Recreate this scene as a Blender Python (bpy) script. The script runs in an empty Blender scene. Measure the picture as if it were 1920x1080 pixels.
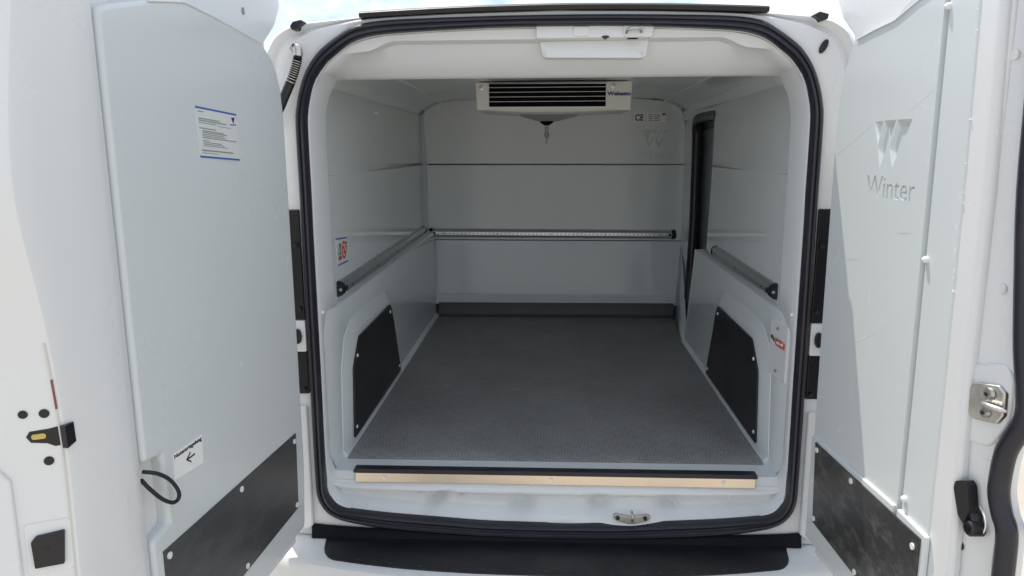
import bpy, bmesh, math, random
from mathutils import Vector, Matrix
random.seed(7)
C = bpy.context.scene.collection
SC = bpy.context.scene
R = math.radians

# ------------------------------------------------------------------ camera
cam_d = bpy.data.cameras.new("camera"); cam = bpy.data.objects.new("camera", cam_d); C.objects.link(cam)
PITCH, YAW, ROLL = R(10.8), R(2.85), R(-0.3)
fw = Vector((-math.sin(YAW)*math.cos(PITCH), math.cos(YAW)*math.cos(PITCH), -math.sin(PITCH)))
rt = Vector((math.cos(YAW), math.sin(YAW), 0)); up = rt.cross(fw)
r2 = rt*math.cos(ROLL) + up*math.sin(ROLL); u2 = -rt*math.sin(ROLL) + up*math.cos(ROLL)
m = Matrix((r2, u2, -fw)).transposed().to_4x4(); m.translation = Vector((-0.0139, -1.8509, 0.8708))
cam.matrix_world = m
cam_d.sensor_width = 36; cam_d.lens = 1400/1920*36; cam_d.clip_start = 0.02; cam_d.clip_end = 500
SC.camera = cam

# ------------------------------------------------------------------ sky, sun, exposure
SUN = Vector((-0.22, 0.30, 0.93)).normalized()          # towards the sun: high, from ahead of the van and its left
world = bpy.data.worlds.new("World"); SC.world = world; world.use_nodes = True
wn = world.node_tree.nodes; wl = world.node_tree.links; wn.clear()
sky = wn.new("ShaderNodeTexSky"); sky.sky_type = 'NISHITA'; sky.sun_disc = False
sky.sun_elevation = math.asin(SUN.z); sky.sun_rotation = math.atan2(SUN.x, SUN.y)
sky.dust_density = 2.0; sky.air_density = 1.0
tc = wn.new("ShaderNodeTexCoord"); mp = wn.new("ShaderNodeMapping"); mp.inputs['Scale'].default_value = (2.2, 2.2, 5)
nz = wn.new("ShaderNodeTexNoise"); nz.inputs['Scale'].default_value = 2.3; nz.inputs['Detail'].default_value = 7; nz.inputs['Roughness'].default_value = .62
rp = wn.new("ShaderNodeValToRGB"); rp.color_ramp.elements[0].position = .38; rp.color_ramp.elements[1].position = .60
mx = wn.new("ShaderNodeMixRGB"); mx.inputs[2].default_value = (7.6, 8.1, 8.8, 1)
bg = wn.new("ShaderNodeBackground"); bg.inputs['Strength'].default_value = 0.12; wo = wn.new("ShaderNodeOutputWorld")
wl.new(tc.outputs['Generated'], mp.inputs['Vector']); wl.new(mp.outputs['Vector'], nz.inputs['Vector'])
wl.new(nz.outputs['Fac'], rp.inputs['Fac']); wl.new(rp.outputs['Color'], mx.inputs[0])
wl.new(sky.outputs['Color'], mx.inputs[1]); wl.new(mx.outputs['Color'], bg.inputs['Color']); wl.new(bg.outputs['Background'], wo.inputs['Surface'])
sun_d = bpy.data.lights.new("sun", 'SUN'); sun = bpy.data.objects.new("sun", sun_d); C.objects.link(sun)
sun_d.energy = 3.1; sun_d.angle = R(0.5); sun_d.color = (1.0, .95, .87)
sun.rotation_euler = SUN.to_track_quat('Z', 'Y').to_euler(); sun.location = (0, 0, 8)
SC.view_settings.view_transform = 'Standard'; SC.view_settings.look = 'None'; SC.view_settings.gamma = 1.0
SC.view_settings.exposure = 0.54
try:
    SC.cycles.max_bounces = 14; SC.cycles.diffuse_bounces = 8; SC.cycles.glossy_bounces = 6
except Exception: pass

# ------------------------------------------------------------------ materials
def mat(name, col, rough=.5, metal=0., spec=.5, var=.0, vscale=3., rvar=.0, bump=0., bscale=60., coat=0., dirt=None, dirt_amt=0., dirt_scale=2.):
    M = bpy.data.materials.new(name); M.use_nodes = True
    n = M.node_tree.nodes; l = M.node_tree.links; b = n['Principled BSDF']
    b.inputs['Base Color'].default_value = (*col, 1); b.inputs['Roughness'].default_value = rough
    b.inputs['Metallic'].default_value = metal; b.inputs['Specular IOR Level'].default_value = spec
    b.inputs['Coat Weight'].default_value = coat; b.inputs['Coat Roughness'].default_value = .08
    t = n.new("ShaderNodeTexCoord")
    last = None
    if var or rvar:
        z = n.new("ShaderNodeTexNoise"); z.inputs['Scale'].default_value = vscale; z.inputs['Detail'].default_value = 6
        l.new(t.outputs['Object'], z.inputs['Vector'])
        if var:
            q = n.new("ShaderNodeMixRGB"); q.inputs[1].default_value = (*[c*(1-var) for c in col], 1); q.inputs[2].default_value = (*[min(1, c*(1+var)) for c in col], 1)
            l.new(z.outputs['Fac'], q.inputs[0]); l.new(q.outputs['Color'], b.inputs['Base Color']); last = q.outputs['Color']
        if rvar:
            k = n.new("ShaderNodeMapRange"); k.inputs['From Min'].default_value = .3; k.inputs['From Max'].default_value = .7
            k.inputs['To Min'].default_value = max(.02, rough-rvar); k.inputs['To Max'].default_value = rough+rvar
            l.new(z.outputs['Fac'], k.inputs['Value']); l.new(k.outputs['Result'], b.inputs['Roughness'])
    if dirt:
        z = n.new("ShaderNodeTexNoise"); z.inputs['Scale'].default_value = dirt_scale; z.inputs['Detail'].default_value = 9; z.inputs['Roughness'].default_value = .7
        l.new(t.outputs['Object'], z.inputs['Vector'])
        rr = n.new("ShaderNodeValToRGB"); rr.color_ramp.elements[0].position = .52; rr.color_ramp.elements[1].position = .80
        rr.color_ramp.elements[1].color = (dirt_amt,)*3+(1,)
        l.new(z.outputs['Fac'], rr.inputs['Fac'])
        q = n.new("ShaderNodeMixRGB"); q.inputs[1].default_value = (*col, 1); q.inputs[2].default_value = (*dirt, 1)
        if last: l.new(last, q.inputs[1])
        l.new(rr.outputs['Color'], q.inputs[0]); l.new(q.outputs['Color'], b.inputs['Base Color'])
    if bump:
        z = n.new("ShaderNodeTexNoise"); z.inputs['Scale'].default_value = bscale; z.inputs['Detail'].default_value = 3
        l.new(t.outputs['Object'], z.inputs['Vector'])
        bp = n.new("ShaderNodeBump"); bp.inputs['Strength'].default_value = bump; bp.inputs['Distance'].default_value = .004
        l.new(z.outputs['Fac'], bp.inputs['Height']); l.new(bp.outputs['Normal'], b.inputs['Normal'])
    return M
PAINT = mat('white_paint', (.73, .735, .735), .28, var=.02, rvar=.05, bump=.04, bscale=5)
GEL = mat('gelcoat_lining', (.685, .722, .735), .12, var=.03, rvar=.04, bump=.10, bscale=3)
GELD = mat('gelcoat_door', (.645, .68, .685), .24, var=.03, rvar=.06, bump=.04, bscale=4)
HEAD = mat('header_lining', (.735, .75, .765), .3, var=.02, bump=.04, bscale=5)
RUBBER = mat('seal_rubber', (.015, .015, .025), .38, var=.1, rvar=.08, bump=.05, bscale=40, dirt=(.09, .08, .075), dirt_amt=.25, dirt_scale=9)
BLACK = mat('black_plastic', (.010, .010, .013), .42, rvar=.08, vscale=12, bump=.1, bscale=200)
PHEN = mat('phenolic_board', (.013, .014, .017), .34, rvar=.06, dirt=(.06, .06, .06), dirt_amt=.18)
LIPB = mat('lip_rubber', (.006, .006, .008), .7, spec=.2)
LAMP = mat('lamp_housing', (.006, .006, .009), .25)
ALU = mat('aluminium', (.62, .63, .65), .36, metal=1., rvar=.08, vscale=20)
STEEL = mat('zinc_steel', (.58, .57, .54), .38, metal=1., var=.12, rvar=.1, vscale=30)
TREAD = mat('anodised_strip', (.78, .69, .60), .27, metal=1., var=.10, rvar=.10, vscale=5)
WHITEP = mat('white_plastic', (.78, .78, .76), .4)
UNIT = mat('unit_housing', (.76, .75, .70), .45, var=.03)
SUMP = mat('sump_grey', (.42, .42, .41), .5)
FINM = mat('fin_metal', (.70, .69, .68), .4, metal=.7)
GRILLE = mat('grille_dark', (.003, .003, .006), .8, spec=.1)
BLUE = mat('print_blue', (.03, .12, .42), .5)
NAVY = mat('print_navy', (.035, .03, .16), .5)
GREY = mat('print_grey', (.26, .27, .27), .5)
INK = mat('print_black', (.02, .02, .02), .5)
LABEL = mat('label_white', (.86, .86, .84), .35)
SILVER = mat('label_silver', (.82, .82, .84), .3)
RED = mat('print_red', (.52, .06, .05), .5)
ORANGE = mat('print_orange', (.62, .10, .05), .5)
FILM = mat('sticker_film', (.70, .72, .70), .3)
GREEN = mat('print_green', (.05, .16, .07), .5)
GREYD = mat('door_inner_grey', (.42, .47, .50), .55, spec=.25)
YELLOW = mat('brass_yellow', (.55, .44, .14), .35, metal=.5)
SHADOWGAP = mat('dark_gap', (.14, .145, .15), .7)
CLEAR = mat('drip_plastic', (.30, .31, .32), .25)

def mat_floor():
    M = bpy.data.materials.new('ribbed_rubber'); M.use_nodes = True
    n = M.node_tree.nodes; l = M.node_tree.links; b = n['Principled BSDF']
    t = n.new("ShaderNodeTexCoord")
    w1 = n.new("ShaderNodeTexWave"); w1.bands_direction = 'X'; w1.inputs['Scale'].default_value = 36
    w2 = n.new("ShaderNodeTexWave"); w2.bands_direction = 'Y'; w2.inputs['Scale'].default_value = 36
    ck = n.new("ShaderNodeTexChecker"); ck.inputs['Scale'].default_value = 38
    mxx = n.new("ShaderNodeMixRGB")
    for x in (w1, w2, ck): l.new(t.outputs['Object'], x.inputs['Vector'])
    l.new(ck.outputs['Fac'], mxx.inputs[0]); l.new(w1.outputs['Fac'], mxx.inputs[1]); l.new(w2.outputs['Fac'], mxx.inputs[2])
    bp = n.new("ShaderNodeBump"); bp.inputs['Strength'].default_value = .7; bp.inputs['Distance'].default_value = .002
    l.new(mxx.outputs['Color'], bp.inputs['Height']); l.new(bp.outputs['Normal'], b.inputs['Normal'])
    z = n.new("ShaderNodeTexNoise"); z.inputs['Scale'].default_value = 2.6; z.inputs['Detail'].default_value = 10; z.inputs['Roughness'].default_value = .72
    l.new(t.outputs['Object'], z.inputs['Vector'])
    rr = n.new("ShaderNodeValToRGB")
    e = rr.color_ramp.elements; e[0].position = .30; e[0].color = (.235, .233, .229, 1); e[1].position = .74; e[1].color = (.385, .382, .375, 1)
    l.new(z.outputs['Fac'], rr.inputs['Fac'])
    # ribs a little paler on top, a few pale dusty spots
    q = n.new("ShaderNodeMixRGB"); q.blend_type = 'MULTIPLY'; q.inputs[0].default_value = .30
    l.new(rr.outputs['Color'], q.inputs[1]); l.new(mxx.outputs['Color'], q.inputs[2])
    v = n.new("ShaderNodeTexNoise"); v.inputs['Scale'].default_value = 11; v.inputs['Detail'].default_value = 6
    l.new(t.outputs['Object'], v.inputs['Vector'])
    r3 = n.new("ShaderNodeValToRGB"); r3.color_ramp.elements[0].position = .62; r3.color_ramp.elements[1].position = .80; r3.color_ramp.elements[1].color = (.55, .55, .55, 1)
    l.new(v.outputs['Fac'], r3.inputs['Fac'])
    q2 = n.new("ShaderNodeMixRGB"); q2.inputs[2].default_value = (.42, .40, .36, 1)
    l.new(r3.outputs['Color'], q2.inputs[0]); l.new(q.outputs['Color'], q2.inputs[1]); l.new(q2.outputs['Color'], b.inputs['Base Color'])
    b.inputs['Roughness'].default_value = .55; b.inputs['Specular IOR Level'].default_value = .4
    return M
MATRUB = mat_floor()

def mat_kick(name, scuff, base, stretch):
    M = bpy.data.materials.new(name); M.use_nodes = True
    n = M.node_tree.nodes; l = M.node_tree.links; b = n['Principled BSDF']
    t = n.new("ShaderNodeTexCoord"); mpn = n.new("ShaderNodeMapping"); mpn.inputs['Scale'].default_value = stretch; mpn.inputs['Rotation'].default_value = (.7, 0, 0)
    z = n.new("ShaderNodeTexNoise"); z.inputs['Scale'].default_value = 2.2; z.inputs['Detail'].default_value = 12; z.inputs['Roughness'].default_value = .78
    l.new(t.outputs['Object'], mpn.inputs['Vector']); l.new(mpn.outputs['Vector'], z.inputs['Vector'])
    rr = n.new("ShaderNodeValToRGB"); e = rr.color_ramp.elements
    e[0].position = .48; e[0].color = (base, base, base*1.02, 1); e[1].position = .75; e[1].color = (base+scuff, base+scuff*.97, base+scuff*.9, 1)
    l.new(z.outputs['Fac'], rr.inputs['Fac']); l.new(rr.outputs['Color'], b.inputs['Base Color'])
    k = n.new("ShaderNodeMapRange"); k.inputs['To Min'].default_value = .28; k.inputs['To Max'].default_value = .5
    l.new(z.outputs['Fac'], k.inputs['Value']); l.new(k.outputs['Result'], b.inputs['Roughness'])
    return M
KICKL = mat_kick('kick_board_smooth', .05, .055, (1, 3, 9)); KICKR = mat_kick('kick_board_scuffed', .13, .04, (1, 6, 12))

def mat_ground():
    M = bpy.data.materials.new('concrete_ground'); M.use_nodes = True
    n = M.node_tree.nodes; l = M.node_tree.links; b = n['Principled BSDF']
    t = n.new("ShaderNodeTexCoord")
    z = n.new("ShaderNodeTexNoise"); z.inputs['Scale'].default_value = 1.3; z.inputs['Detail'].default_value = 10; z.inputs['Roughness'].default_value = .65
    l.new(t.outputs['Object'], z.inputs['Vector'])
    rr = n.new("ShaderNodeValToRGB"); e = rr.color_ramp.elements
    e[0].position = .3; e[0].color = (.36, .325, .265, 1); e[1].position = .7; e[1].color = (.48, .44, .365, 1)
    l.new(z.outputs['Fac'], rr.inputs['Fac']); l.new(rr.outputs['Color'], b.inputs['Base Color'])
    b.inputs['Roughness'].default_value = .9
    z2 = n.new("ShaderNodeTexNoise"); z2.inputs['Scale'].default_value = 90; l.new(t.outputs['Object'], z2.inputs['Vector'])
    bp = n.new("ShaderNodeBump"); bp.inputs['Strength'].default_value = .3; bp.inputs['Distance'].default_value = .005
    l.new(z2.outputs['Fac'], bp.inputs['Height']); l.new(bp.outputs['Normal'], b.inputs['Normal'])
    return M

# ------------------------------------------------------------------ mesh helpers
VAN_LOC = Vector((0, 1.0, -0.57))
def link(name, me, material, parent=None, smooth=True, bevel=0., seg=2, solid=0.):
    o = bpy.data.objects.new(name, me); C.objects.link(o)
    if material and not me.materials: me.materials.append(material)
    if smooth:
        for p in me.polygons: p.use_smooth = True
    if solid:
        md = o.modifiers.new('solid', 'SOLIDIFY'); md.thickness = solid; md.offset = 0
    if bevel:
        md = o.modifiers.new('bevel', 'BEVEL'); md.width = bevel; md.segments = seg; md.limit_method = 'ANGLE'; md.angle_limit = R(35); md.harden_normals = True
    elif smooth:
        try: me.set_sharp_from_angle(angle=R(38))
        except Exception: pass
    if parent:
        o.parent = parent
        if parent.type == 'EMPTY': o.matrix_parent_inverse = Matrix.Translation(-parent.location)
    return o
def obj(name, bm, material, parent=None, recalc=True, **k):
    if recalc: bmesh.ops.recalc_face_normals(bm, faces=bm.faces)
    me = bpy.data.meshes.new(name); bm.to_mesh(me); bm.free()
    return link(name, me, material, parent, **k)
def prism(bm, pts, fn, o0, o1):
    """pts: 2-D outline (a,b); fn(a,o,b) -> world; extruded from o0 to o1"""
    A_ = [bm.verts.new(fn(a, o0, b)) for a, b in pts]; B_ = [bm.verts.new(fn(a, o1, b)) for a, b in pts]
    n = len(pts); bm.faces.new(A_); bm.faces.new(B_[::-1])
    for i in range(n): bm.faces.new((A_[i], A_[(i+1) % n], B_[(i+1) % n], B_[i]))
    return bm
def box(bm, c, s):
    r = bmesh.ops.create_cube(bm, size=1)
    for v in r['verts']: v.co = Vector((v.co.x*s[0]+c[0], v.co.y*s[1]+c[1], v.co.z*s[2]+c[2]))
    return bm
def disc_pts(a, b, r, n=14, rb=None): return [(a+r*math.cos(2*math.pi*i/n), b+(rb or r)*math.sin(2*math.pi*i/n)) for i in range(n)]
def loft(bm, loops, closed=True, cap=False):
    L = [[bm.verts.new(p) for p in lp] for lp in loops]
    n = len(L[0])
    for a, b in zip(L, L[1:]):
        for i in range(n if closed else n-1):
            j = (i+1) % n
            bm.faces.new((a[i], a[j], b[j], b[i]))
    if cap: bm.faces.new(L[0]); bm.faces.new(L[-1][::-1])
    return bm
def tube(bm, pts, r, n=10, closed=False, radii=None, cap=True):
    P = [Vector(p) for p in pts]; N = len(P); loops = []
    prev = None
    for i, p in enumerate(P):
        if closed: t = (P[(i+1) % N]-P[i-1])
        else: t = P[min(i+1, N-1)]-P[max(i-1, 0)]
        t.normalize()
        ref = prev if prev else (Vector((0, 0, 1)) if abs(t.z) < .8 else Vector((1, 0, 0)))
        a = (ref - t*ref.dot(t)).normalized(); prev = a; b = t.cross(a)
        rr = radii[i] if radii else r
        loops.append([p + (a*math.cos(2*math.pi*k/n)+b*math.sin(2*math.pi*k/n))*rr for k in range(n)])
    if closed: loops.append(loops[0])
    loft(bm, loops, True, cap and not closed)
    if closed: bmesh.ops.remove_doubles(bm, verts=bm.verts, dist=1e-6)
    return bm
def smooth_path(pts, k=6, closed=False):
    P = [Vector(p) for p in pts]; N = len(P); out = []
    rng = range(N if closed else N-1)
    for i in rng:
        p0 = P[i-1] if (closed or i > 0) else P[0]; p1 = P[i]; p2 = P[(i+1) % N]; p3 = P[(i+2) % N] if (closed or i+2 < N) else P[-1]
        for j in range(k):
            t = j/k
            out.append(.5*((2*p1)+(-p0+p2)*t+(2*p0-5*p1+4*p2-p3)*t*t+(-p0+3*p1-3*p2+p3)*t**3))
    if not closed: out.append(P[-1])
    return out
def rbox(x0, x1, y0, y1, r, k=4):
    out = []
    for cx, cy, a in ((x1-r, y1-r, 0), (x0+r, y1-r, 90), (x0+r, y0+r, 180), (x1-r, y0+r, 270)):
        for i in range(k+1):
            t = R(a+90*i/k); out.append((cx+r*math.cos(t), cy+r*math.sin(t)))
    return out
def round_poly(pts, r, k=4):
    out = []; n = len(pts)
    for i in range(n):
        p = Vector(pts[i]); a = Vector(pts[i-1])-p; b = Vector(pts[(i+1) % n])-p
        ra = min(r, a.length*.45, b.length*.45)
        s = p+a.normalized()*ra; e = p+b.normalized()*ra
        for j in range(k+1):
            t = j/k; q = s*(1-t)**2+p*2*t*(1-t)+e*t*t; out.append((q.x, q.y))
    return out
def text_mesh(s, size, extrude, bold=0., align='LEFT', shear=0.):
    cu = bpy.data.curves.new('txt', 'FONT'); cu.body = s; cu.size = size; cu.extrude = extrude; cu.offset = bold; cu.resolution_u = 3; cu.align_x = align; cu.shear = shear
    o = bpy.data.objects.new('txt', cu); C.objects.link(o)
    dg = bpy.context.evaluated_depsgraph_get(); dg.update()
    me = bpy.data.meshes.new_from_object(o.evaluated_get(dg)); bpy.data.objects.remove(o); bpy.data.curves.remove(cu)
    return me
def text_obj(name, s, size, fn, material, parent, th=.0006, bold=0., width=None, shear=0.):
    """fn(x, depth, y) -> world"""
    me = text_mesh(s, size, th, bold, shear=shear)
    xs = [v.co.x for v in me.vertices]; w = max(xs)-min(xs); x0 = min(xs); k = (width/w) if width else 1
    for v in me.vertices: v.co = fn((v.co.x-x0)*k, v.co.z, v.co.y)
    me.materials.clear()
    return link(name, me, material, parent, smooth=False)
def cut(o, cutters):
    """carve solid cutters out of o, keep the result as o's mesh"""
    tmp = []
    for bm in cutters:
        bmesh.ops.remove_doubles(bm, verts=bm.verts, dist=1e-6); bmesh.ops.recalc_face_normals(bm, faces=bm.faces)
        me = bpy.data.meshes.new('cut'); bm.to_mesh(me); bm.free()
        c = bpy.data.objects.new('cut', me); C.objects.link(c); tmp.append(c)
        md = o.modifiers.new('bool', 'BOOLEAN'); md.object = c; md.operation = 'DIFFERENCE'; md.solver = 'EXACT'
    dg = bpy.context.evaluated_depsgraph_get(); dg.update()
    me = bpy.data.meshes.new_from_object(o.evaluated_get(dg)); o.modifiers.clear()
    if len(me.polygons) > 6: o.data = me
    else: print('carve failed', o.name)
    for c in tmp: bpy.data.objects.remove(c)
    for p in me.polygons: p.use_smooth = False
    return o
def thing(name, label, cat, loc):
    o = bpy.data.objects.new(name, None); C.objects.link(o); o.location = loc; o.empty_display_size = .2
    o['label'] = label; o['category'] = cat
    return o
W_ = lambda x, o, z: (x, o, z)            # plain world frame: outline in x,z, extruded along y
YZ = lambda y, o, z: (o, y, z)            # outline in y,z, extruded along x
XY = lambda x, o, y: (x, y, o)            # outline in x,y, extruded along z
def cyl(bm, c, axis, r, h, n=16):
    c = Vector(c); a = Vector(axis).normalized(); tube(bm, [c-a*h/2, c+a*h/2], r, n); return bm

# ------------------------------------------------------------------ ground
bm = bmesh.new(); bmesh.ops.create_grid(bm, x_segments=8, y_segments=8, size=120)
for v in bm.verts: v.co.z = -.57
g = obj('ground', bm, mat_ground(), smooth=False, recalc=False); g['kind'] = 'structure'

# ------------------------------------------------------------------ the van
van = thing('van', 'white refrigerated panel van seen from behind with both rear doors open', 'van', VAN_LOC)

# outlines of the rear opening in the plane y = 0 (right half, from bottom centre to top centre)
OUT = [(0, -.166), (.10, -.165), (.19, -.163), (.31, -.157), (.43, -.148), (.54, -.130), (.590, -.114), (.618, -.090), (.633, -.055), (.636, 0), (.636, .14), (.636, .272), (.636, .45), (.635, .60), (.634, .757), (.634, .92), (.629, .968), (.619, 1.008), (.602, 1.050), (.578, 1.085), (.556, 1.106), (.516, 1.134), (.477, 1.154), (.408, 1.164), (.30, 1.168), (.15, 1.171), (0, 1.172)]
INN = [(0, -.126), (.10, -.125), (.19, -.123), (.31, -.115), (.43, -.107), (.53, -.097), (.570, -.090), (.592, -.074), (.606, -.045), (.609, 0), (.609, .14), (.608, .272), (.608, .45), (.608, .60), (.608, .757), (.608, .91), (.605, .955), (.597, .99), (.581, 1.032), (.556, 1.066), (.535, 1.084), (.499, 1.110), (.462, 1.125), (.408, 1.134), (.30, 1.140), (.15, 1.145), (0, 1.146)]
def full(h): return h + [(-x, z) for x, z in h[-2:0:-1]]
OUTF, INNF = full(OUT), full(INN)
def dens(lp, k=3): return [(v.x, v.y) for v in smooth_path([(x, z, 0) for x, z in lp], k, True)]
OUTD, INND = dens(OUTF), dens(INNF)
NL = len(OUTD)
def mixl(t): return [(a[0]*(1-t)+b[0]*t, a[1]*(1-t)+b[1]*t) for a, b in zip(OUTD, INND)]
# rubber seal: a rounded bead with a groove between its two lobes
prof = [(-.02, .004), (-.02, -.006), (.06, -.014), (.22, -.0185), (.38, -.018), (.48, -.013), (.55, -.0125), (.64, -.019), (.80, -.021), (.92, -.015), (.98, -.006), (.985, .010), (.9, .012)]
loops = [[(x, y, z) for x, z in mixl(t)] for t, y in prof]
bm = bmesh.new(); loft(bm, loops); obj('door_seal', bm, RUBBER, van)

# painted rear body: from the seal out to the corner of the body, then forward along sides and roof
half = [(0, -.175), (.30, -.172), (.55, -.172), (.69, -.172), (.735, -.16), (.748, -.05), (.752, .2), (.750, .45), (.742, .70), (.730, .90), (.718, 1.02), (.704, 1.095), (.683, 1.132), (.652, 1.152), (.610, 1.163), (.45, 1.176), (.25, 1.185), (0, 1.190)]
outl = full(half)
def ray_out(p, c=(0, .5)):
    dx, dz = p[0]-c[0], p[1]-c[1]; best = None
    for a, b in zip(outl, outl[1:]+outl[:1]):
        ex, ez = b[0]-a[0], b[1]-a[1]; den = dx*ez-dz*ex
        if abs(den) < 1e-9: continue
        t = ((a[0]-c[0])*ez-(a[1]-c[1])*ex)/den; u = ((a[0]-c[0])*dz-(a[1]-c[1])*dx)/den
        if t > 0 and -1e-6 <= u <= 1+1e-6 and (best is None or t < best): best = t
    return (c[0]+dx*best, c[1]+dz*best)
BOD = [ray_out(p) for p in OUTD]
def lerp2(A_, B_, t): return [(a[0]*(1-t)+b[0]*t, a[1]*(1-t)+b[1]*t) for a, b in zip(A_, B_)]
def grow(lp, d): return [(x+d*(1 if x > .5 else -1 if x < -.5 else x/.5), z+(d*.5 if z > 1 else 0)) for x, z in lp]
loops = []
for t, y in ((-.25, .004), (.1, .002), (.45, .0), (.62, .003), (.72, .018), (.80, .022), (.90, .012), (.97, .010)):
    loops.append([(x, y if z > -.1 else .002, z) for x, z in lerp2(OUTD, BOD, t)])
for d, y in ((0.0, .016), (.010, .035), (.018, .08), (.03, .30), (.045, 1.0), (.045, 2.3)):
    loops.append([(x, y, z) for x, z in grow(BOD, d)])
bm = bmesh.new(); loft(bm, loops); bm.faces.new([bm.verts.new((x, 2.3, z)) for x, z in grow(BOD, .045)])
obj('body', bm, PAINT, van)

# black spoiler strip along the roof edge
bm = bmesh.new(); lp = []
for i in range(41):
    x = -.465+.957*i/40; zc = 1.1965-.0125*((x-.0135)/.4785)**2
    lp.append([(x, -.012, zc-.013), (x, -.016, zc-.004), (x, -.010, zc+.0005), (x, .03, zc+.004), (x, .03, zc-.013)])
loft(bm, lp, True, True); obj('roof_trim', bm, BLACK, van)
# small black caps on the roof corners, plug, wire on the left
for sgn, pts in ((-1, [(-.634, 1.153), (-.626, 1.164), (-.606, 1.168), (-.599, 1.163), (-.613, 1.154), (-.617, 1.146), (-.629, 1.145)]), (1, [(.594, 1.163), (.607, 1.171), (.629, 1.165), (.627, 1.154), (.614, 1.150), (.606, 1.157)])):
    bm = bmesh.new(); prism(bm, pts, W_, -.012, .02); obj('roof_corner_cap', bm, BLACK, van, bevel=.002)
bm = bmesh.new(); pl = [(.625+.0085*math.cos(a)+.006*math.sin(a), 1.0945+.016*math.sin(a)) for a in [2*math.pi*i/18 for i in range(18)]]
prism(bm, pl, W_, -.006, .01); obj('pillar_plug', bm, BLACK, van, bevel=.003)
# corrugated wiring conduit
path = smooth_path([(-.620, -.028, 1.106), (-.611, -.032, 1.098), (-.6105, -.034, 1.080), (-.618, -.034, 1.055), (-.628, -.034, 1.030), (-.646, -.036, .992), (-.664, -.04, .955), (-.685, -.045, .93)], 10)
bm = bmesh.new(); rad = []
for i, p in enumerate(path):
    u = i/(len(path)-1)
    rad.append(.0095 if u < .30 else .0105+.0016*(1 if i % 2 else -1) if u < .62 else .0115)
tube(bm, path, .01, 12, radii=rad); hose = obj('wiring_conduit', bm, BLACK, van)
bm = bmesh.new(); tube(bm, path[6:20], .0112, 12); obj('conduit_ferrule', bm, STEEL, hose)
bm = bmesh.new(); cyl(bm, (-.620, -.022, 1.100), (0, 1, 0), .0095, .03); obj('conduit_bracket', bm, STEEL, hose, bevel=.002)
bm = bmesh.new()
for i in range(24, 44, 2): tube(bm, [path[i]-(path[i+1]-path[i])*.25, path[i]+(path[i+1]-path[i])*.25], .0128, 12)
obj('conduit_ring', bm, STEEL, hose)
# rear lamp housings, hinge boxes and pillar foot seen in the slits beside the doors
for sgn in (-1, 1):
    bm = bmesh.new(); prism(bm, [(sgn*.640, .232), (sgn*.640, .716), (sgn*.748, .716), (sgn*.748, .232)], W_, -.004, .03)
    lamp = obj('rear_lamp', bm, LAMP, van, bevel=.004)
    for zz in (.625, .46, .245):
        bm = bmesh.new(); cyl(bm, (sgn*.6515, -.006, zz), (0, 1, 0), .006, .012); obj('bolt', bm, BLACK, lamp, bevel=.001)
    bm = bmesh.new(); prism(bm, rbox(min(sgn*.638, sgn*.70), max(sgn*.638, sgn*.70), .350, .432, .004), W_, -.016, .0)
    hb = obj('hinge_bracket', bm, PAINT, van, bevel=.003)
    bm = bmesh.new(); prism(bm, disc_pts(sgn*.6565, .392, .010, rb=.02), W_, -.024, -.014); obj('check_strap', bm, BLACK, hb, bevel=.003)
    bm = bmesh.new(); prism(bm, [(sgn*.648, -.14), (sgn*.662, -.150), (sgn*.69, -.155), (sgn*.70, .20), (sgn*.648, .20)], W_, -.012, .01)
    obj('pillar_foot', bm, PAINT, van, bevel=.006)

# ------------------------------------------------------------------ reveal between seal and lining
def xw(y): return .612+.023*(y-.1)               # half width of the upper side wall
FL_ = .598                                          # half width at the lower side wall
rev_in = []
def inset(i, d):
    a, b = Vector(INND[i-1]), Vector(INND[(i+1) % NL]); t = (b-a).normalized(); return (INND[i][0]-t.y*d, INND[i][1]+t.x*d)
for i, (xi, zi) in enumerate(INND):
    q = inset(i, .008)
    if zi < .46: q = (math.copysign(min(abs(q[0]), .603-.005*min(1, (.46-zi)/.05)), q[0]), q[1])
    rev_in.append(q)
n0 = [i for i, p in enumerate(INND) if p[1] > -.0955]
seq = n0
# order the kept indices from right bottom over the top to left bottom
seq = sorted(n0)
bm = bmesh.new()
A0 = [(INND[i][0], .008, INND[i][1]) for i in seq]
A1 = [(inset(i, .0025)[0], .020, inset(i, .0025)[1]) for i in seq]
low = lambda i: INND[i][1] < .445
A2 = [(math.copysign(.609, INND[i][0]) if low(i) and INND[i][1] > 0 else rev_in[i][0], .046 if low(i) else .055, rev_in[i][1]) for i in seq]
A3 = [(math.copysign(.630, INND[i][0]) if low(i) and INND[i][1] > 0 else rev_in[i][0]*.999, .06 if low(i) else .125, rev_in[i][1]) for i in seq]
Am = [(inset(i, -.009)[0], -.004, inset(i, -.009)[1]) for i in seq]
loft(bm, [Am, A0, A1, A2, A3], False)
obj('door_reveal', bm, HEAD, van)

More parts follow.
